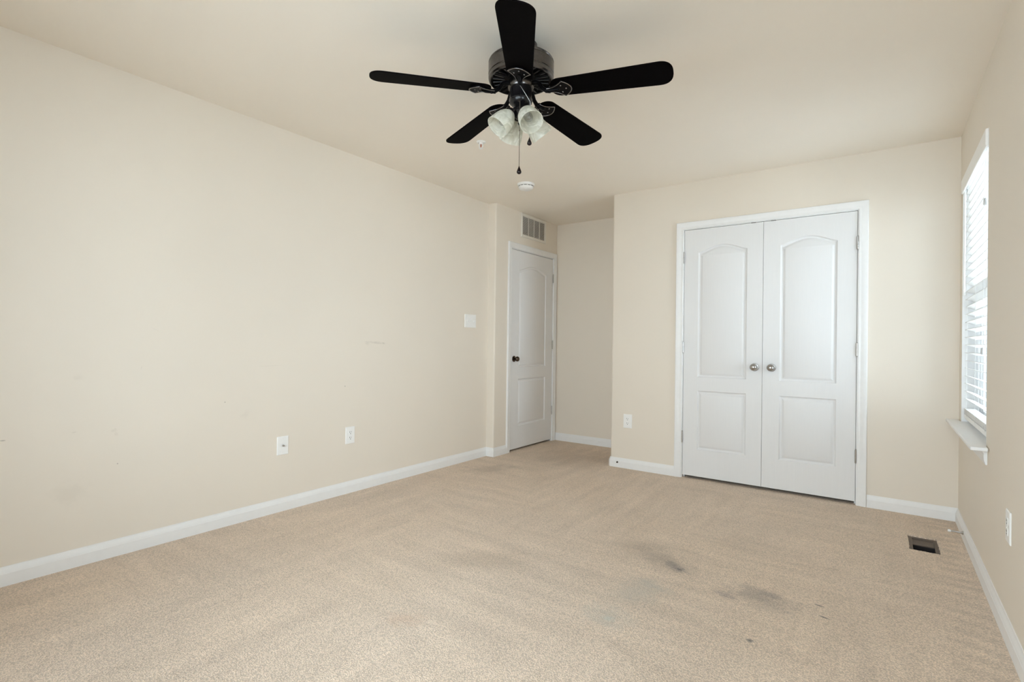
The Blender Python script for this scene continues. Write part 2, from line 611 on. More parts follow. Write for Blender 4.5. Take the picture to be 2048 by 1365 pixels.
# closet wall with bull-nosed corner and closet opening
CX0, CX1, CZ = -1.3525, -.1535, 2.0475
wf = MB()
nose = [(XCC, YC + .115), (XCC, YC + .02)] + [(XCC + .02 - .02 * cos(a), YC + .02 - .02 * sin(a)) for a in [pi / 2 * i / 6 for i in range(1, 7)]]
wf.prism(nose + [(CX0 - .012, YC), (CX0 - .012, YC + .115)], 0, H, floormap)
wf.box((CX1 + .012, YC, 0), (XR, YC + .115, H))
wf.box((CX0 - .012, YC, CZ + .012), (CX1 + .012, YC + .115, H))
wf.box((XCC, YC + .115, 0), (XCC + .115, YA, H))
tag(wf.build('wall_closet', M_WALL), 'beige wall holding the white double closet doors', 'wall', 'structure', None).data.shade_smooth()
wf_o = bpy.data.objects['wall_closet']
wf_o.data.set_sharp_from_angle(angle=radians(30))


def wall_x(name, x_a, x_b, ya_, yb_, wins, label):
    m = MB()
    cur = ya_
    for (w0, w1, z0, z1) in wins:
        m.box((x_a, cur, 0), (x_b, w0, H))
        m.box((x_a, w0, 0), (x_b, w1, z0 - .018))
        m.box((x_a, w0, z1), (x_b, w1, H))
        cur = w1
    m.box((x_a, cur, 0), (x_b, yb_, H))
    return tag(m.build(name, M_WALL), label, 'wall', 'structure')


wall_x('wall_right', XR, XR + WT, YN, YA, [WIN2, WIN], 'beige wall on the right with the white blind window')
wn = MB()
wn.box((XL - .12, YN - WT, 0), (WIN3[0], YN, H))
wn.box((WIN3[1], YN - WT, 0), (XR + WT, YN, H))
wn.box((WIN3[0], YN - WT, 0), (WIN3[1], YN, WIN3[2]))
wn.box((WIN3[0], YN - WT, WIN3[3]), (WIN3[1], YN, H))
tag(wn.build('wall_near', M_WALL), 'beige wall behind the camera with the added twin window', 'wall', 'structure')

# baseboards
BBP = [(0, 0), (.0145, 0), (.0145, .054), (.0130, .0565), (.0130, .0585), (.0098, .067), (.0066, .074), (.0048, .078), (.0040, .084), (0, .084)]
C_Y0, C_Y1 = 4.138, 5.064                   # outer edges of the entry casing
K_X0, K_X1 = -1.412, -.0895                 # outer edges of the closet casing


def baseboard(name, path, label, side):
    return tag(MB().sweep(path, BBP, floormap, side).build(name, M_TRIM, smooth=25), label, 'baseboard', 'structure')


baseboard('baseboard_left', [(XL, YN), (XL, YB), (XD, YB), (XD, C_Y0)], 'white baseboard along the long left wall up to the single door', -1)
baseboard('baseboard_alcove', [(XD, YA), (XCC, YA)], 'short white baseboard at the back of the alcove', -1)
baseboard('baseboard_closet', [(XCC, YA - .016), (XCC, YC + .010), (XCC + .010, YC), (K_X0, YC)], 'short white baseboard turning the corner left of the closet doors', -1)
baseboard('baseboard_far', [(K_X1, YC), (XR - .0005, YC)], 'short white baseboard between the closet doors and the window wall', -1)
baseboard('baseboard_right', [(XR, YC - .0146), (XR, YN)], 'white baseboard along the window wall on the right', -1)

# door casings with their jambs
CASP = [(0, 0), (0, .008), (.003, .0105), (.010, .0115), (.016, .0100), (.020, .0105), (.030, .0140), (.044, .0165), (.0535, .0165), (.057, .0135), (.057, 0)]


def casing(name, w, zt, loc, rz, depth, label, cut=None):
    """U-shaped casing round an opening of clear width w, height zt, local origin at its lower left; plus jamb boards"""
    m = MB()
    rv = .005
    m.sweep([(-rv, 0), (-rv, zt + rv), (w + rv, zt + rv), (w + rv, 0)], CASP, wallmap, 1)
    m.box((-.012, 0, 0), (0, depth, zt))
    m.box((w, 0, 0), (w + .012, depth, zt))
    m.box((-.012, 0, zt), (w + .012, depth, zt + .012))
    m.box((0, .042, 0), (.010, .075, zt))          # stops
    m.box((w - .010, .042, 0), (w, .075, zt))
    m.box((.010, .042, zt - .010), (w - .010, .075, zt))
    o = m.build(name, M_TRIM, smooth=25)
    o.location, o.rotation_euler = loc, (0, 0, rz)
    return tag(o, label, 'door trim', 'structure')


casing('trim_1', CX1 - CX0, CZ, (CX0, YC, 0), ON_FAR, .115, 'white moulded casing around the double closet doors')
casing('trim_2', DY1 - DY0, DZ, (XD, DY0, 0), ON_LEFT, .085, 'white moulded casing around the single door under the grille')


# ------------------------------------------------------------------ doors
def inset(poly, d):
    n = len(poly)
    out = []
    for i in range(n):
        p0, p, p1 = Vector(poly[i - 1]), Vector(poly[i]), Vector(poly[(i + 1) % n])
        a, b = (p - p0).normalized(), (p1 - p).normalized()
        na, nb = Vector((-a.y, a.x)), Vector((-b.y, b.x))
        m = (na + nb) / max(.25, 1 + na.dot(nb))
        out.append(tuple(p + m * d))
    return out


RINGS = [(0, 0), (.003, -.0045), (.008, -.0100), (.013, -.0115), (.018, -.0112), (.029, -.0040), (.036, -.0015)]


def leaf_mesh(w, h, stile, lo, up, name, mat):
    """two-panel arch-top moulded door leaf; origin lower left of its face, face at local y = 0"""
    m = MB()
    lower = [(stile, lo[0]), (w - stile, lo[0]), (w - stile, lo[1]), (stile, lo[1])]
    arch = []
    N = 44
    for i in range(N + 1):
        t = i / N
        s = (0.5 - 0.5 * cos(2 * pi * t)) ** .66
        arch.append((w - stile - (w - 2 * stile) * t, up[1] + (up[2] - up[1]) * s))
    upper = [(stile, up[0]), (w - stile, up[0])] + arch
    rect = [(0, 0), (w, 0), (w, h), (0, h)]
    loops = [rect, lower, upper]
    tri = tessellate_polygon([[Vector((x, z, 0)) for x, z in lp] for lp in loops])
    allp = [p for lp in loops for p in lp]
    m.add([(x, 0, z) for x, z in allp], [tuple(t) for t in tri])
    for poly in (lower, upper):
        prev = [(x, 0, z) for x, z in poly]
        n = len(poly)
        for (ins, dep) in RINGS[1:]:
            cur = [(x, -dep, z) for x, z in inset(poly, ins)]
            m.add(prev + cur, [(i, (i + 1) % n, n + (i + 1) % n, n + i) for i in range(n)])
            prev = cur
        t2 = tessellate_polygon([[Vector((p[0], p[2], 0)) for p in prev]])
        m.add(prev, [tuple(t) for t in t2])
    T = .035
    m.add([(0, 0, 0), (w, 0, 0), (w, 0, h), (0, 0, h), (0, T, 0), (w, T, 0), (w, T, h), (0, T, h)],
          [(0, 4, 5, 1), (1, 5, 6, 2), (2, 6, 7, 3), (3, 7, 4, 0), (4, 7, 6, 5)])
    import bmesh
    me = bpy.data.meshes.new(name)
    me.from_pydata(m.v, [], m.f)
    bm = bmesh.new()
    bm.from_mesh(me)
    bmesh.ops.remove_doubles(bm, verts=bm.verts, dist=1e-5)
    bmesh.ops.recalc_face_normals(bm, faces=bm.faces)
    bm.to_mesh(me)
    bm.free()
    me.materials.append(mat)
    me.shade_smooth()
    me.set_sharp_from_angle(angle=radians(22))
    o = bpy.data.objects.new(name, me)
    COL.objects.link(o)
    return o


def hinges(door, x, zs, flip):
    for z in zs:
        b = MB()
        for k in range(5):
            b.lathe([(.0055, 0), (.0062, .001), (.0062, .0165), (.0055, .0175)], 12, Matrix.Translation((x, -.0055, z - .045 + k * .018)))
        b.lathe([(.004, 0), (.005, .002), (.002, .005)], 10, Matrix.Translation((x, -.0055, z + .045)))
        b.lathe([(.002, 0), (.005, .003), (.004, .005)], 10, Matrix.Translation((x, -.0055, z - .05)))
        b.box((x - (.010 if flip else 0.002), -.0012, z - .044), (x + (.002 if flip else .010), .0, z + .044))
        b.build('hinge', M_STEEL, door, smooth=30)


def knob(door, x, z, mat, r=.026, rose=.030):
    R = Matrix.Translation((x, 0, z)) @ Matrix.Rotation(pi / 2, 4, 'X')
    k = MB()
    k.lathe([(.012, .004), (.0115, .018), (.014, .026), (r * .82, .031), (r, .039), (r * 1.0, .046), (r * .88, .054), (r * .6, .060), (r * .25, .0625), (.001, .063)], 32, R)
    o = k.build('knob', mat, door, smooth=50)
    p = MB()
    p.lathe([(rose, 0), (rose, .003), (rose * .93, .006), (rose * .6, .008), (.012, .010)], 32, R)
    p.build('rosette', mat, o, smooth=40)
    return o


LB = .0241
lh = 2.0438 - LB
LO, UP = (.243 - LB, .724 - LB), (.834 - LB, 1.853 - LB, 1.906 - LB)
XM = -.753
dl = leaf_mesh(XM - .0012 - (-1.3496), lh, .1125, LO, UP, 'door_1', M_DOOR)
dl.location = (-1.3496, YC + .002, LB)
tag(dl, 'left leaf of the white double closet doors', 'closet door', 'structure')
hinges(dl, -.003, [1.82 - LB, 1.078 - LB, .338 - LB], True)
knob(dl, -.807 + 1.3496, .932 - LB, M_NICKEL)
dr = leaf_mesh(-.1562 - XM - .0012, lh, .1165, LO, UP, 'door_2', M_DOOR)
dr.location = (XM + .0012, YC + .002, LB)
tag(dr, 'right leaf of the white double closet doors nearer the window', 'closet door', 'structure')
wr = -.1562 - XM - .0012
hinges(dr, wr + .002, [1.82 - LB, 1.078 - LB, .338 - LB], False)
knob(dr, -.689 - XM - .0012, .932 - LB, M_NICKEL)
for d, xc in ((dl, -.8249 + 1.3496), (dr, -.6856 - XM - .0012)):
    c = MB()
    c.box((xc - .017, -.0022, lh - .0005), (xc + .017, .010, lh + .0032))
    c.ball((xc, .004, lh + .001), .0035)
    c.build('ball_catch', M_BRONZE, d, bevel=.0006)
DLB = .020
de = leaf_mesh(.795, 2.0385 - DLB, .138, (.25 - DLB, .728 - DLB), (.845 - DLB, 1.845 - DLB, 1.903 - DLB), 'door_3', M_DOOR)
de.location, de.rotation_euler = (XD - .002, 4.2025, DLB), (0, 0, ON_LEFT)
tag(de, 'single white two panel door below the return grille', 'door', 'structure')
hinges(de, .7965, [1.825 - DLB, 1.08 - DLB, .345 - DLB], False)
knob(de, .060, .934 - DLB, M_BRONZE, .026, .031)


# ------------------------------------------------------------------ windows
def window(name, w, zt, loc, rz, label):
    """double-hung vinyl window; local origin at the lower left inner corner of the opening, local y runs outward"""
    root = bpy.data.objects.new(name, None)
    COL.objects.link(root)
    root.location, root.rotation_euler = loc, (0, 0, rz)
    tag(root, label, 'window', 'structure')
    f = MB()
    a, b = .085, WT
    f.box((0, a, 0), (.035, b, zt)).box((w - .035, a, 0), (w, b, zt)).box((.035, a, zt - .035), (w - .035, b, zt)).box((.035, a, 0), (w - .035, b, .035))
    f.build('frame', M_VINYL, root, bevel=.002)
    jl = MB().box((0, .0005, 0), (.012, a, zt)).box((w - .012, .0005, 0), (w, a, zt)).box((.012, .0005, zt - .012), (w - .012, a, zt))
    jl.build('jamb', M_TRIM, root)
    mid = zt / 2
    for nm, z0, z1, y in (('lower_sash', .035, mid + .02, .092), ('upper_sash', mid - .02, zt - .035, .120)):
        s = MB()
        x0, x1, t = .035, w - .035, .026
        s.box((x0, y, z0), (x0 + .04, y + t, z1)).box((x1 - .04, y, z0), (x1, y + t, z1)).box((x0 + .04, y, z0), (x1 - .04, y + t, z0 + .04)).box((x0 + .04, y, z1 - .04), (x1 - .04, y + t, z1))
        so = s.build(nm, M_VINYL, root, bevel=.0015)
        MB().box((x0 + .04, y + .010, z0 + .04), (x1 - .04, y + .014, z1 - .04)).build('glass_pane', M_GLASS, so)
    lk = MB().box((w / 2 - .025, .084, mid + .018), (w / 2 + .025, .095, mid + .028))
    lk.build('sash_lock', M_VINYL, root, bevel=.002)
    return root


def stool(name, w, loc, rz, label):
    m = MB()
    p = [(-.085, -.066), (-.080, -.066), (w + .095, -.066), (w + .095, -.004), (w, -.004), (w, .085), (0, .085), (0, -.004), (-.085, -.004)]
    m.prism([(u, v) for u, v in p], -.018, 0, floormap)
    o = m.build(name, M_TRIM, bevel=.005, seg=3)
    o.location, o.rotation_euler = loc, (0, 0, rz)
    tag(o, label, 'window sill', 'structure')
    ap = MB()
    prof = [(0, 0), (.016, 0), (.016, -.012), (.012, -.020), (.013, -.028), (.011, -.052), (.008, -.060), (.006, -.070), (0, -.070)]
    vs = [(-.02, -d, -.018 + z) for d, z in prof] + [(w + .03, -d, -.018 + z) for d, z in prof]
    n = len(prof)
    ap.add(vs, [(i, (i + 1) % n, n + (i + 1) % n, n + i) for i in range(n)] + [tuple(range(n)), tuple(range(n, 2 * n))[::-1]])
    ap.build('apron', M_TRIM, o, smooth=25)
    return o


WW, WH = WIN[1] - WIN[0], WIN[3] - WIN[2]
window('window_1', WW, WH, (XR, WIN[1], WIN[2]), ON_RIGHT, 'white double hung window behind the blind beside the closet')
stool('trim_3', WW, (XR, WIN[1], WIN[2]), ON_RIGHT, 'white window sill and apron below the blind')
window('added_window_2', WIN2[1] - WIN2[0], WH, (XR, WIN2[1], WIN2[2]), ON_RIGHT, 'unseen white window added in the right wall beside the camera for more daylight')
w3 = (WIN3[1] - WIN3[0]) / 2
window('added_window_3', w3 - .03, WIN3[3] - WIN3[2], (WIN3[1], YN, WIN3[2]), pi, 'right hand window of the pair added behind the camera for daylight')
window('added_window_4', w3 - .03, WIN3[3] - WIN3[2], (WIN3[0] + w3 - .03, YN, WIN3[2]), pi, 'left hand window of the pair added behind the camera for daylight')
tag(MB().box((WIN3[0] + w3 - .03, YN - WT, WIN3[2]), (WIN3[0] + w3 + .03, YN + .01, WIN3[3])).build('trim_4', M_TRIM), 'white mullion post between the added windows behind the camera', 'window trim', 'structure')

# blind hanging in window_1; local origin at the top of its opening, at the far jamb
bl = thing('window_blind', 'lowered white slatted blind in the window on the right', 'blind', (XR, WIN[1], WIN[3]), ON_RIGHT)
m = MB()
m.prism([(-.011, -.006), (-.011, -.080), (-.009, -.086), (0, -.086), (0, -.004), (-.006, -.004)], .014, WW - .013, lambda u, v, d: (d, u, v))
m.box((.014, 0, -.086), (.020, .045, -.013)).box((WW - .019, 0, -.086), (WW - .013, .045, -.013))
m.build('valance', M_BLIND, bl, bevel=.0012)
MB().box((.021, .012, -.060), (WW - .020, .062, -.013)).build('headrail', M_BLIND, bl, bevel=.002)
sl = MB()
ZB = -(WH) + .022                     # underside of the bottom rail
zs = []
z = -.098
while z > ZB + .075:
    zs.append(z)
    z -= .0462
zs += [ZB + .058, ZB + .053, ZB + .048, ZB + .043, ZB + .038, ZB + .033]
slat_sec = [(.012, -.0006), (.024, .0012), (.037, .0018), (.050, .0012), (.062, -.0006), (.062, .0020), (.050, .0038), (.037, .0044), (.024, .0038), (.012, .0020)]
for i, z in enumerate(zs):
    x_a, x_b = .018, WW - .016
    tl = radians(17 if i < len(zs) - 6 else 0)
    sec = [(.037 + (u - .037) * cos(tl) - v * sin(tl), -(u - .037) * sin(tl) + v * cos(tl)) for u, v in slat_sec]
    vs = [(x_a, u, z + v) for u, v in sec] + [(x_b, u, z + v) for u, v in sec]
    n = len(slat_sec)
    sl.add(vs, [(k, (k + 1) % n, n + (k + 1) % n, n + k) for k in range(n)] + [tuple(range(n))[::-1], tuple(range(n, 2 * n))])
sl.build('slat_panel', M_BLIND, bl, smooth=40)
br = MB().box((.018, .012, ZB), (WW - .016, .062, ZB + .026))
br.build('bottom_rail', M_BLIND, bl, bevel=.003)
lc = MB()
for x in (.14, WW / 2, WW - .14):
    for y in (.0105, .0635):
        lc.tube([(x, y, -.05), (x, y, ZB + .02)], .0008, 6)
lc.build('ladder_cord', M_CORD, bl)
wnd = MB()
wnd.tube([(.055, .006, -.060), (.055, .005, -.075), (.053, .004, -.70)], [.002, .0045, .0048], 10)
wnd.ball((.053, .004, -.705), (.0065, .0065, .010))
wnd.build('tilt_wand', M_BLIND, bl, smooth=40)
for x, zt in ((WW - .15, -.30), (WW - .19, -1.03)):
    cd = MB().tube([(x, .007, -.06), (x, .006, zt)], .0010, 6)
    co = cd.build('lift_cord', M_CORD, bl)
    MB().lathe([(.002, .0), (.006, -.006), (.0075, -.03), (.006, -.034)], 14, Matrix.Translation((x, .006, zt))).build('tassel', simple('grey_tassel', (.55, .55, .55), .5) if 'grey_tassel' not in bpy.data.materials else bpy.data.materials['grey_tassel'], co, smooth=40)

# outside the window
tag(MB().box((-30, -30, -3.2), (40, 60, -3.0)).build('ground', M_GROUND), 'ground plane added outside to bounce skylight into the room', 'ground', 'structure')
ex = tag(MB().box((.60, 6.4, -3.0), (.735, 9.5, 1.62)).build('exterior_wing', M_SIDING), 'pale grey neighbouring wing seen through the lower blind', 'building', 'structure')
MB().box((.735, 6.36, -3.0), (.775, 6.44, 1.66)).build('corner_post', M_VINYL, ex)
MB().box((.62, 6.385, -.2), (.69, 6.40, 1.25)).build('window_sash', M_DARKGLASS, ex)

# ------------------------------------------------------------------ wall plates
PLATE = [(.0, 0)]


def plate_base(w, h, root, name='plate'):
    m = MB()
    e = .004
    pr = [(-w / 2, -h / 2), (w / 2, -h / 2), (w / 2, h / 2), (-w / 2, h / 2)]
    q = [(-w / 2 + e, -h / 2 + e), (w / 2 - e, -h / 2 + e), (w / 2 - e, h / 2 - e), (-w / 2 + e, h / 2 - e)]
    vs = [(x, 0, z) for x, z in pr] + [(x, -.0035, z) for x, z in pr] + [(x, -.006, z) for x, z in q]
    fs = [(i, (i + 1) % 4, 4 + (i + 1) % 4, 4 + i) for i in range(4)] + [(4 + i, 4 + (i + 1) % 4, 8 + (i + 1) % 4, 8 + i) for i in range(4)] + [(8, 9, 10, 11), (3, 2, 1, 0)]
    m.add(vs, fs)
    return m.build(name, M_PLATE, root, bevel=.0012)


def screw(root, x, z, mat):
    m = MB().lathe([(.0032, .0055), (.0032, .0066), (.0022, .0072)], 12, Matrix.Translation((x, 0, z)) @ Matrix.Rotation(pi / 2, 4, 'X'))
    m.build('screw', mat, root, smooth=30)


def outlet(label, loc, rz, group='white duplex outlets'):
    r = thing('outlet', label, 'outlet', loc, rz, group)
    plate_base(.0785, .122, r)
    for s in (1, -1):
        zc = s * .0195
        m = MB()
        pts = []
        for k in range(24):
            a = 2 * pi * k / 24
            pts.append((max(-.0165, min(.0165, .0185 * cos(a))), zc + max(-.0142, min(.0142, .0165 * sin(a)))))
        m.prism(pts, .005, .0078, wallmap)
        rc = m.build('receptacle', M_PLATE, r, bevel=.0006)
        d = MB()
        d.box((-.0080, -.0082, zc - .001), (-.0052, -.0070, zc + .0085)).box((.0048, -.0082, zc + .0005), (.0072, -.0070, zc + .0075))
        d.lathe([(.0030, .0068), (.0030, .0082)], 12, Matrix.Translation((0, 0, zc - .0075)) @ Matrix.Rotation(pi / 2, 4, 'X'))
        d.build('slot', M_SLOT, rc)
    screw(r, 0, 0, M_PLATE)
    return r


OG = 'white duplex outlets'
oa = outlet('white outlet low on the left wall beside the cable plate', (XL, 2.358, .4135), ON_LEFT)


def other_outlet(label, loc, rz):
    o = copy_tree(oa)
    o.location, o.rotation_euler, o['label'] = loc, (0, 0, rz), label
    return o


other_outlet('white outlet on the closet wall left of the double doors', (-1.832, YC, .4163), ON_FAR)
other_outlet('white outlet low on the right wall below the window, seen edge on', (XR, 2.680, .425), ON_RIGHT)

cx = thing('cable_plate', 'white wall plate with one dark coaxial connector, low on the left wall', 'cable outlet', (XL, 1.843, .4175), ON_LEFT)
plate_base(.0785, .118, cx)
RX = Matrix.Rotation(pi / 2, 4, 'X')
MB().lathe([(.0062, .005), (.0062, .009), (.0047, .0095), (.0047, .017), (.0040, .0175)], 12, RX).build('coaxial_connector', M_NICKEL, cx, smooth=30)
for z in (.042, -.042):
    screw(cx, 0, z, M_PLATE)

sw = thing('light_switch', 'white three toggle switch plate on the left wall near the corner', 'light switch', (XL, 3.677, 1.293), ON_LEFT)
plate_base(.160, .121, sw)
for x in (-.046, 0, .046):
    t = MB()
    t.box((-.0055, -.0068, -.012), (.0055, -.005, .012), Matrix.Translation((x, 0, 0)))
    t.box((-.0042, -.017, -.005), (.0042, -.005, .004), Matrix.Translation((x, 0, .001)) @ Matrix.Rotation(radians(22 if x else -22), 4, 'X'))
    t.build('toggle', M_PLATE, sw, bevel=.0008)
    for z in (.030, -.030):
        screw(sw, x, z, M_PLATE)

# ------------------------------------------------------------------ return air grille over the single door
GW, GH = .474, .247
gr = thing('return_grille', 'off white louvered return grille above the single door', 'vent', (XD, 4.592, 2.311), ON_LEFT)
f = MB()
GP = [(0, 0), (0, .006), (-.004, .010), (-.012, .010), (-.026, .007), (-.030, .003), (-.030, 0)]
o4 = [(-GW / 2, -GH / 2), (-GW / 2, GH / 2), (GW / 2, GH / 2), (GW / 2, -GH / 2)]
k = len(GP)
vs, fs = [], []
for (x, z) in o4:
    sx, sz = (1 if x > 0 else -1), (1 if z > 0 else -1)
    for w_, d_ in GP:
        vs.append((x + sx * w_, -d_, z + sz * w_))
for i in range(4):
    for j in range(k - 1):
        i2 = (i + 1) % 4
        fs.append((i * k + j, i * k + j + 1, i2 * k + j + 1, i2 * k + j))
f.add(vs, fs)
f.build('frame', M_GRILLE, gr, smooth=25)
MB().box((-GW / 2 + .02, -.0012, -GH / 2 + .02), (GW / 2 - .02, -.0002, GH / 2 - .02)).build('backing', M_DUCT, gr)
iw = GW - .06
cw = (iw - 3 * .008) / 4
for c in range(4):
    xa = -iw / 2 + c * (cw + .008)
    lv = MB()
    n = 20
    ih = GH - .06
    for i in range(n):
        z = -ih / 2 + ih * (i + .5) / n
        lv.box((xa, -.0032, -.0006), (xa + cw, .0032, .0006), Matrix.Translation((0, -.0050, z)) @ Matrix.Rotation(radians(-25), 4, 'X'))
    lv.build('louver_panel', M_GRILLE, gr)
    if c < 3:
        MB().box((xa + cw, -.0075, -ih / 2), (xa + cw + .008, -.0015, ih / 2)).build('divider', M_GRILLE, gr, bevel=.001)
for x in (-GW / 2 + .013, GW / 2 - .013):
    MB().lathe([(.004, .009), (.004, .011), (.002, .012)], 10, Matrix.Translation((x, 0, 0)) @ RX).build('screw', M_GRILLE, gr)

# ------------------------------------------------------------------ ceiling pieces
sd = thing('smoke_detector', 'round white smoke detector on the ceiling behind the fan', 'smoke detector', (-2.47, 3.61, H))
MB().lathe([(.072, 0), (.072, -.010), (.070, -.016), (.064, -.019)], 48).build('base_ring', M_PLATE, sd, smooth=30)
MB().lathe([(.060, -.016), (.060, -.024), (.063, -.026), (.062, -.034), (.056, -.043), (.044, -.048), (.016, -.049)], 48).build('cover', M_PLATE, sd, smooth=35)
g = MB()
for k in range(12):
    a = 2 * pi * k / 12
    g.box((.0585, -.011, -.0235), (.0605, .011, -.0195), Matrix.Rotation(a, 4, 'Z'))
g.build('sensor_slot', M_SLOT, sd)
MB().lathe([(.012, -.048), (.012, -.0505), (.009, -.0515)], 24, Matrix.Translation((.012, -.016, 0))).build('test_button', M_PLATE, sd, smooth=40)

sp = thing('fire_sprinkler', 'small white sprinkler head with red bulb on the ceiling beside a fan blade', 'sprinkler', (-2.206, 2.684, H))
MB().lathe([(.032, 0), (.032, -.002), (.028, -.006), (.020, -.008), (.016, -.003)], 32).build('escutcheon', M_PLATE, sp, smooth=40)
MB().lathe([(.0125, 0), (.0125, -.012), (.010, -.016)], 24).build('body', M_PLATE, sp, smooth=40)
fr = MB()
for s in (1, -1):
    fr.tube([(s * .010, 0, -.014), (s * .0125, 0, -.024), (s * .010, 0, -.036), (s * .003, 0, -.043)], .0028, 8, Matrix.Rotation(YAW, 4, 'Z'))
fr.build('yoke', M_PLATE, sp, smooth=40)
MB().lathe([(.0015, -.014), (.0032, -.019), (.0034, -.028), (.0018, -.040)], 14).build('heat_bulb', M_RED, sp, smooth=50)
MB().lathe([(.014, -.043), (.015, -.0445), (.004, -.0465)], 24).build('deflector', M_PLATE, sp, smooth=40)

# ------------------------------------------------------------------ ceiling fan
FX, FY = -1.345, 1.915
fan = thing('ceiling_fan', 'black five blade ceiling fan with four frosted glass lamp shades', 'ceiling fan', (FX, FY, H))
Z = lambda z: z - H
MB().lathe([(.072, 0), (.072, Z(2.425)), (.066, Z(2.405)), (.045, Z(2.388)), (.030, Z(2.380)), (.028, Z(2.365))], 40).build('canopy', M_HOUSE, fan, smooth=35)
MB().lathe([(.06, Z(2.374)), (.120, Z(2.372)), (.138, Z(2.369)), (.146, Z(2.363)), (.148, Z(2.358)), (.1455, Z(2.354)), (.1455, Z(2.351)), (.148, Z(2.348)),
            (.148, Z(2.304)), (.1455, Z(2.302)), (.1455, Z(2.299)), (.148, Z(2.296)), (.147, Z(2.284)), (.142, Z(2.278)), (.136, Z(2.278)), (.133, Z(2.288)), (.05, Z(2.288))], 72).build('motor_housing', M_HOUSE, fan, smooth=28)
vf = MB()
vf.lathe([(.134, Z(2.283)), (.134, Z(2.2865)), (.05, Z(2.2865)), (.05, Z(2.283))], 48, cap=False)
for k in range(24):
    vf.box((.075, -.0042, Z(2.2775)), (.128, .0042, Z(2.284)), Matrix.Rotation(2 * pi * k / 24, 4, 'Z') @ Matrix.Translation((0, 0, 0)))
vf.build('vent_ring', M_BLACK, fan, bevel=.0015)
MB().lathe([(.050, Z(2.288)), (.058, Z(2.284)), (.060, Z(2.272)), (.060, Z(2.250)), (.057, Z(2.243)), (.045, Z(2.241))], 20).build('flywheel', M_HOUSE, fan, smooth=25)
MB().lathe([(.046, Z(2.246)), (.0495, Z(2.243)), (.0495, Z(2.200)), (.052, Z(2.196)), (.053, Z(2.190)), (.050, Z(2.178)), (.040, Z(2.168)), (.025, Z(2.163)), (.012, Z(2.161))], 40).build('switch_housing', M_BLACK, fan, smooth=35)
MB().lathe([(.016, Z(2.164)), (.016, Z(2.158)), (.020, Z(2.156)), (.020, Z(2.153)), (.016, Z(2.151)), (.030, Z(2.146)), (.034, Z(2.138)), (.033, Z(2.122)), (.024, Z(2.112)), (.012, Z(2.104)), (.009, Z(2.094)), (.012, Z(2.088)), (.008, Z(2.080)), (.001, Z(2.078))], 32).build('light_fitter', M_BLACK, fan, smooth=35)

PIT = radians(10.5)
AZ0 = 15.06
for k in range(5):
    az = radians(AZ0 + 72 * k)
    Rz = Matrix.Rotation(az, 4, 'Z')
    Bm = Rz @ Matrix.Translation((0, 0, Z(2.2300))) @ Matrix.Rotation(radians(1.9), 4, 'Y') @ Matrix.Rotation(-PIT, 4, 'X')
    # blade outline
    r_a, r_b, wa, wb = .140, .662, .0565, .0705
    out = []
    cr = .042
    L = r_b - r_a

    def hw(x):
        return wa + (wb - wa) * (x - r_a) / L
    for i in range(25):          # tip, a squarish round
        t = -pi / 2 + pi * i / 24
        e = 2 / 2.5
        out.append((r_b - .060 + .060 * abs(cos(t)) ** e, hw(r_b) * math.copysign(abs(sin(t)) ** e, sin(t))))
    rc = .045
    for i in range(9):           # root, strongly rounded
        a = pi / 2 + pi / 2 * i / 8
        out.append((r_a + rc + rc * cos(a), hw(r_a) - .048 + .048 * sin(a)))
    for i in range(9):
        a = pi + pi / 2 * i / 8
        out.append((r_a + rc + rc * cos(a), -(hw(r_a) - .048) + .048 * sin(a)))
    b = MB().prism(out, -.003, .003, floormap, Bm)
    bo = b.build('blade', M_BLADE, fan, bevel=.0012)
    # blade iron: neck bar, fan-shaped plate, raised rim
    ir = MB()
    pl = []
    for i in range(9):
        t = i / 8
        pl.append((.125 + (.200 - .125) * t, -(.012 + .036 * t ** 2.2)))
    for i in range(13):
        a = -1 + 2 * i / 12
        pl.append((.200 + .036 * (1 - a * a), .048 * a))
    for i in range(9):
        t = 1 - i / 8
        pl.append((.125 + (.200 - .125) * t, .012 + .036 * t ** 2.2))
    ir.prism(pl, -.0095, -.003, floormap, Bm)
    zr = -.0100
    ir.tube([(.118, 0, zr), (.165, 0, zr - .002), (.182, 0, zr)], [.009, .0075, .004], 10, Bm)
    ir.tube([(.052, 0, Z(2.262)), (.072, 0, Z(2.262)), (.088, 0, Z(2.254)), (.102, 0, Z(2.230)), (.122, 0, Z(2.2175)), (.140, 0, Z(2.2135))], [.011, .010, .009, .009, .010, .010], 10, Rz)
    io = ir.build('blade_iron', M_IRON, fan, smooth=50)
    rm = MB()
    rm.tube([(x, y, zr) for x, y in pl[:9]], .0024, 8, Bm)
    rm.tube([(x, y, zr) for x, y in pl[9:22]], .0028, 8, Bm)
    rm.tube([(x, y, zr) for x, y in pl[22:]], .0024, 8, Bm)
    for (x, y) in ((.192, .022), (.192, -.022), (.212, 0)):
        rm.ball((x, y, zr), (.0042, .0042, .003), Bm, 10, 6)
    rm.build('rim', M_RIM, io, smooth=50)

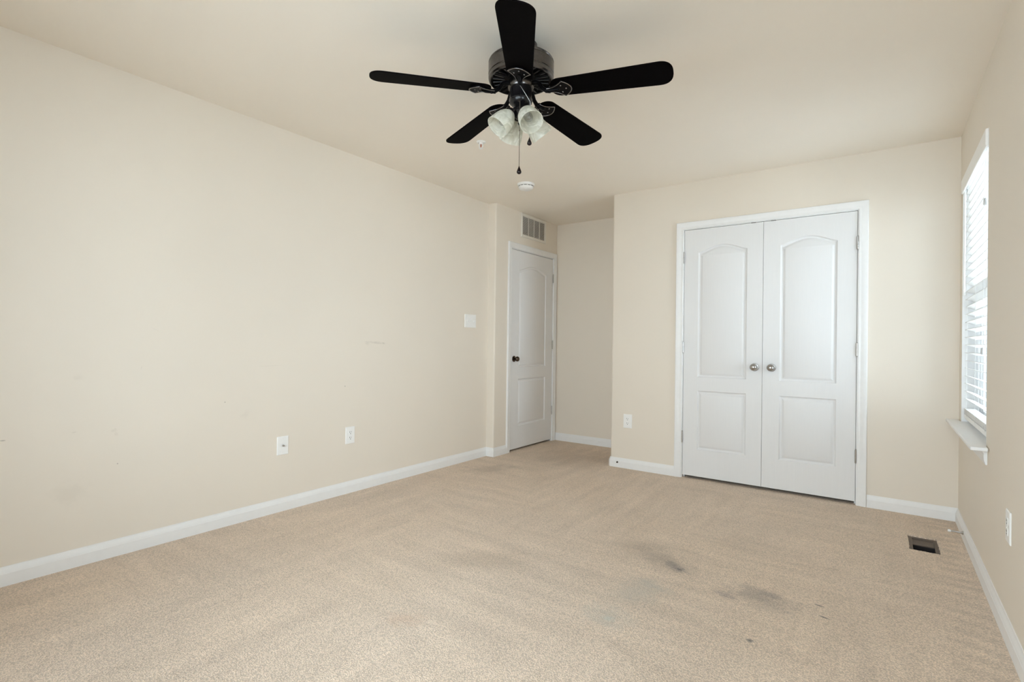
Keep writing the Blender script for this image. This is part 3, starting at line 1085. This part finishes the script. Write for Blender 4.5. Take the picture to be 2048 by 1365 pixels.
TAU = radians(48)
prof_out = [(.0165, 0), (.0185, .004), (.026, .012), (.0365, .026), (.0435, .042), (.0480, .062), (.0505, .084), (.0530, .106)]
th = .0028
prof_in = [(r - th, z) for r, z in reversed(prof_out[1:])] + [(.0150, .0045)]
for az_d in (-30, -120, 60, 150):
    az = radians(az_d)
    ax = Vector((cos(az) * cos(TAU), sin(az) * cos(TAU), -sin(TAU)))
    neck = Vector((cos(az) * .043, sin(az) * .043, Z(2.128)))
    ey = Vector((-sin(az), cos(az), 0))
    ex_ = ey.cross(ax)
    T = Matrix((ex_, ey, ax)).transposed().to_4x4()
    T.translation = neck
    sh = MB()
    prof = [(prof_out[0][0], 0)] + prof_out[1:] + prof_in
    sh.lathe(prof, 48, None, cap=False)
    so = sh.build('glass_shade', M_ALAB, fan, smooth=60)
    so.matrix_local = T
    hd = MB().lathe([(.010, -.030), (.012, -.012), (.0225, -.006), (.0235, .006), (.0215, .007), (.020, -.001), (.008, -.004)], 24)
    for q in range(3):
        hd.tube([(.022 * cos(2.1 * q), .022 * sin(2.1 * q), .001), (.029 * cos(2.1 * q), .029 * sin(2.1 * q), .001)], .0022, 8)
    ho = hd.build('shade_holder', M_BLACK, fan, smooth=35)
    ho.matrix_local = T
    bs = MB().lathe([(.012, .000), (.013, .002), (.013, .024), (.0115, .030)], 24)
    bo = bs.build('lamp_socket', M_PLATE, so, smooth=40)
    bb = MB().lathe([(.0105, .026), (.011, .034), (.0165, .046), (.0195, .058), (.0180, .070), (.0110, .079), (.001, .082)], 28)
    bb.build('bulb', M_BULB, so, smooth=60)


def fob(parent, p):
    m = MB().lathe([(.0008, .0), (.0022, -.004), (.0040, -.010), (.0085, -.020), (.0108, -.027), (.0095, -.033), (.0050, -.0365), (.001, -.0372)], 24, Matrix.Translation(p))
    m.build('fob', M_FOB, parent, smooth=60)


a1 = radians(-52)
a2 = radians(-20)
c1 = MB()
pA = [(r_ * cos(radians(a_)), r_ * sin(radians(a_)), Z(z_)) for r_, a_, z_ in ((.049, -60, 2.234), (.056, -58, 2.232), (.0585, -35, 2.197), (.060, -12, 2.168), (.053, 8, 2.140), (.045, 14, 2.110), (.044, 15, 2.020))]
c1.tube(pA, .0011, 8)
c1o = c1.build('pull_chain', M_STEEL, fan, smooth=60)
fob(c1o, pA[-1])
c2 = MB()
qx, qy = .030 * cos(radians(-60)), .030 * sin(radians(-60))
pB = [(qx * 1.3, qy * 1.3, Z(2.175)), (qx, qy, Z(2.10)), (qx, qy, Z(1.885))]
pB = [(qx * 1.35, qy * 1.35, Z(2.178)), (qx * 1.35, qy * 1.35, Z(1.882))]
c2.tube(pB, .0013, 8)
c2.ball((pB[0][0], pB[0][1], Z(2.040)), (.0028, .0028, .004), None, 10, 6)
c2o = c2.build('pull_chain', M_CHAIN, fan, smooth=60)
fob(c2o, pB[-1])

# ------------------------------------------------------------------ floor register, door stops
x0, x1, y0, y1 = REG
rg = thing('floor_register', 'brown metal floor register sunk in the carpet by the window wall', 'floor vent', ((x0 + x1) / 2, (y0 + y1) / 2, -.016))
hw_, hl_ = (x1 - x0) / 2 + .004, (y1 - y0) / 2 + .004
f = MB()
iw_, il_ = hw_ - .022, hl_ - .030
f.box((-hw_, -hl_, 0), (-iw_, hl_, .008)).box((iw_, -hl_, 0), (hw_, hl_, .008)).box((-iw_, il_, 0), (iw_, hl_, .008)).box((-iw_, -hl_, 0), (iw_, -il_, .008))
f.build('flange', M_BROWN, rg, bevel=.0015)
MB().box((-iw_, .012, -.004), (iw_, il_, .002)).build('damper_plate', M_BROWN, rg, bevel=.001)
d = MB()
d.box((-iw_ - .002, -il_ - .002, -.12), (-iw_, il_, 0)).box((iw_, -il_ - .002, -.12), (iw_ + .002, il_, 0)).box((-iw_, -il_ - .002, -.12), (iw_, -il_, 0)).box((-iw_, .012, -.12), (iw_, .014, -.004)).box((-iw_, -il_, -.122), (iw_, .014, -.12))
d.build('duct_boot', M_DUCT, rg)

ds = thing('door_stop', 'straight metal door stop with white tip on the baseboard under the window', 'door stop', (XR - .0145, 3.895, .047), ON_RIGHT)
MB().lathe([(.011, 0), (.010, .003), (.0055, .012), (.0045, .018), (.004, .055)], 20, RX).build('stem', M_NICKEL, ds, smooth=40)
MB().lathe([(.006, .054), (.0075, .056), (.0075, .064), (.006, .068), (.001, .069)], 20, RX).build('rubber_tip', M_RUBBER, ds, smooth=40)
dt = thing('door_stop', 'bare metal door stop stub on the baseboard left of the closet doors', 'door stop', (-1.920, YC - .0145, .0457), ON_FAR)
MB().lathe([(.0078, 0), (.0078, .004), (.006, .006), (.0058, .011), (.0035, .011), (.0035, .005), (.001, .005)], 20, RX).build('stub', M_BRONZE, dt, smooth=40)
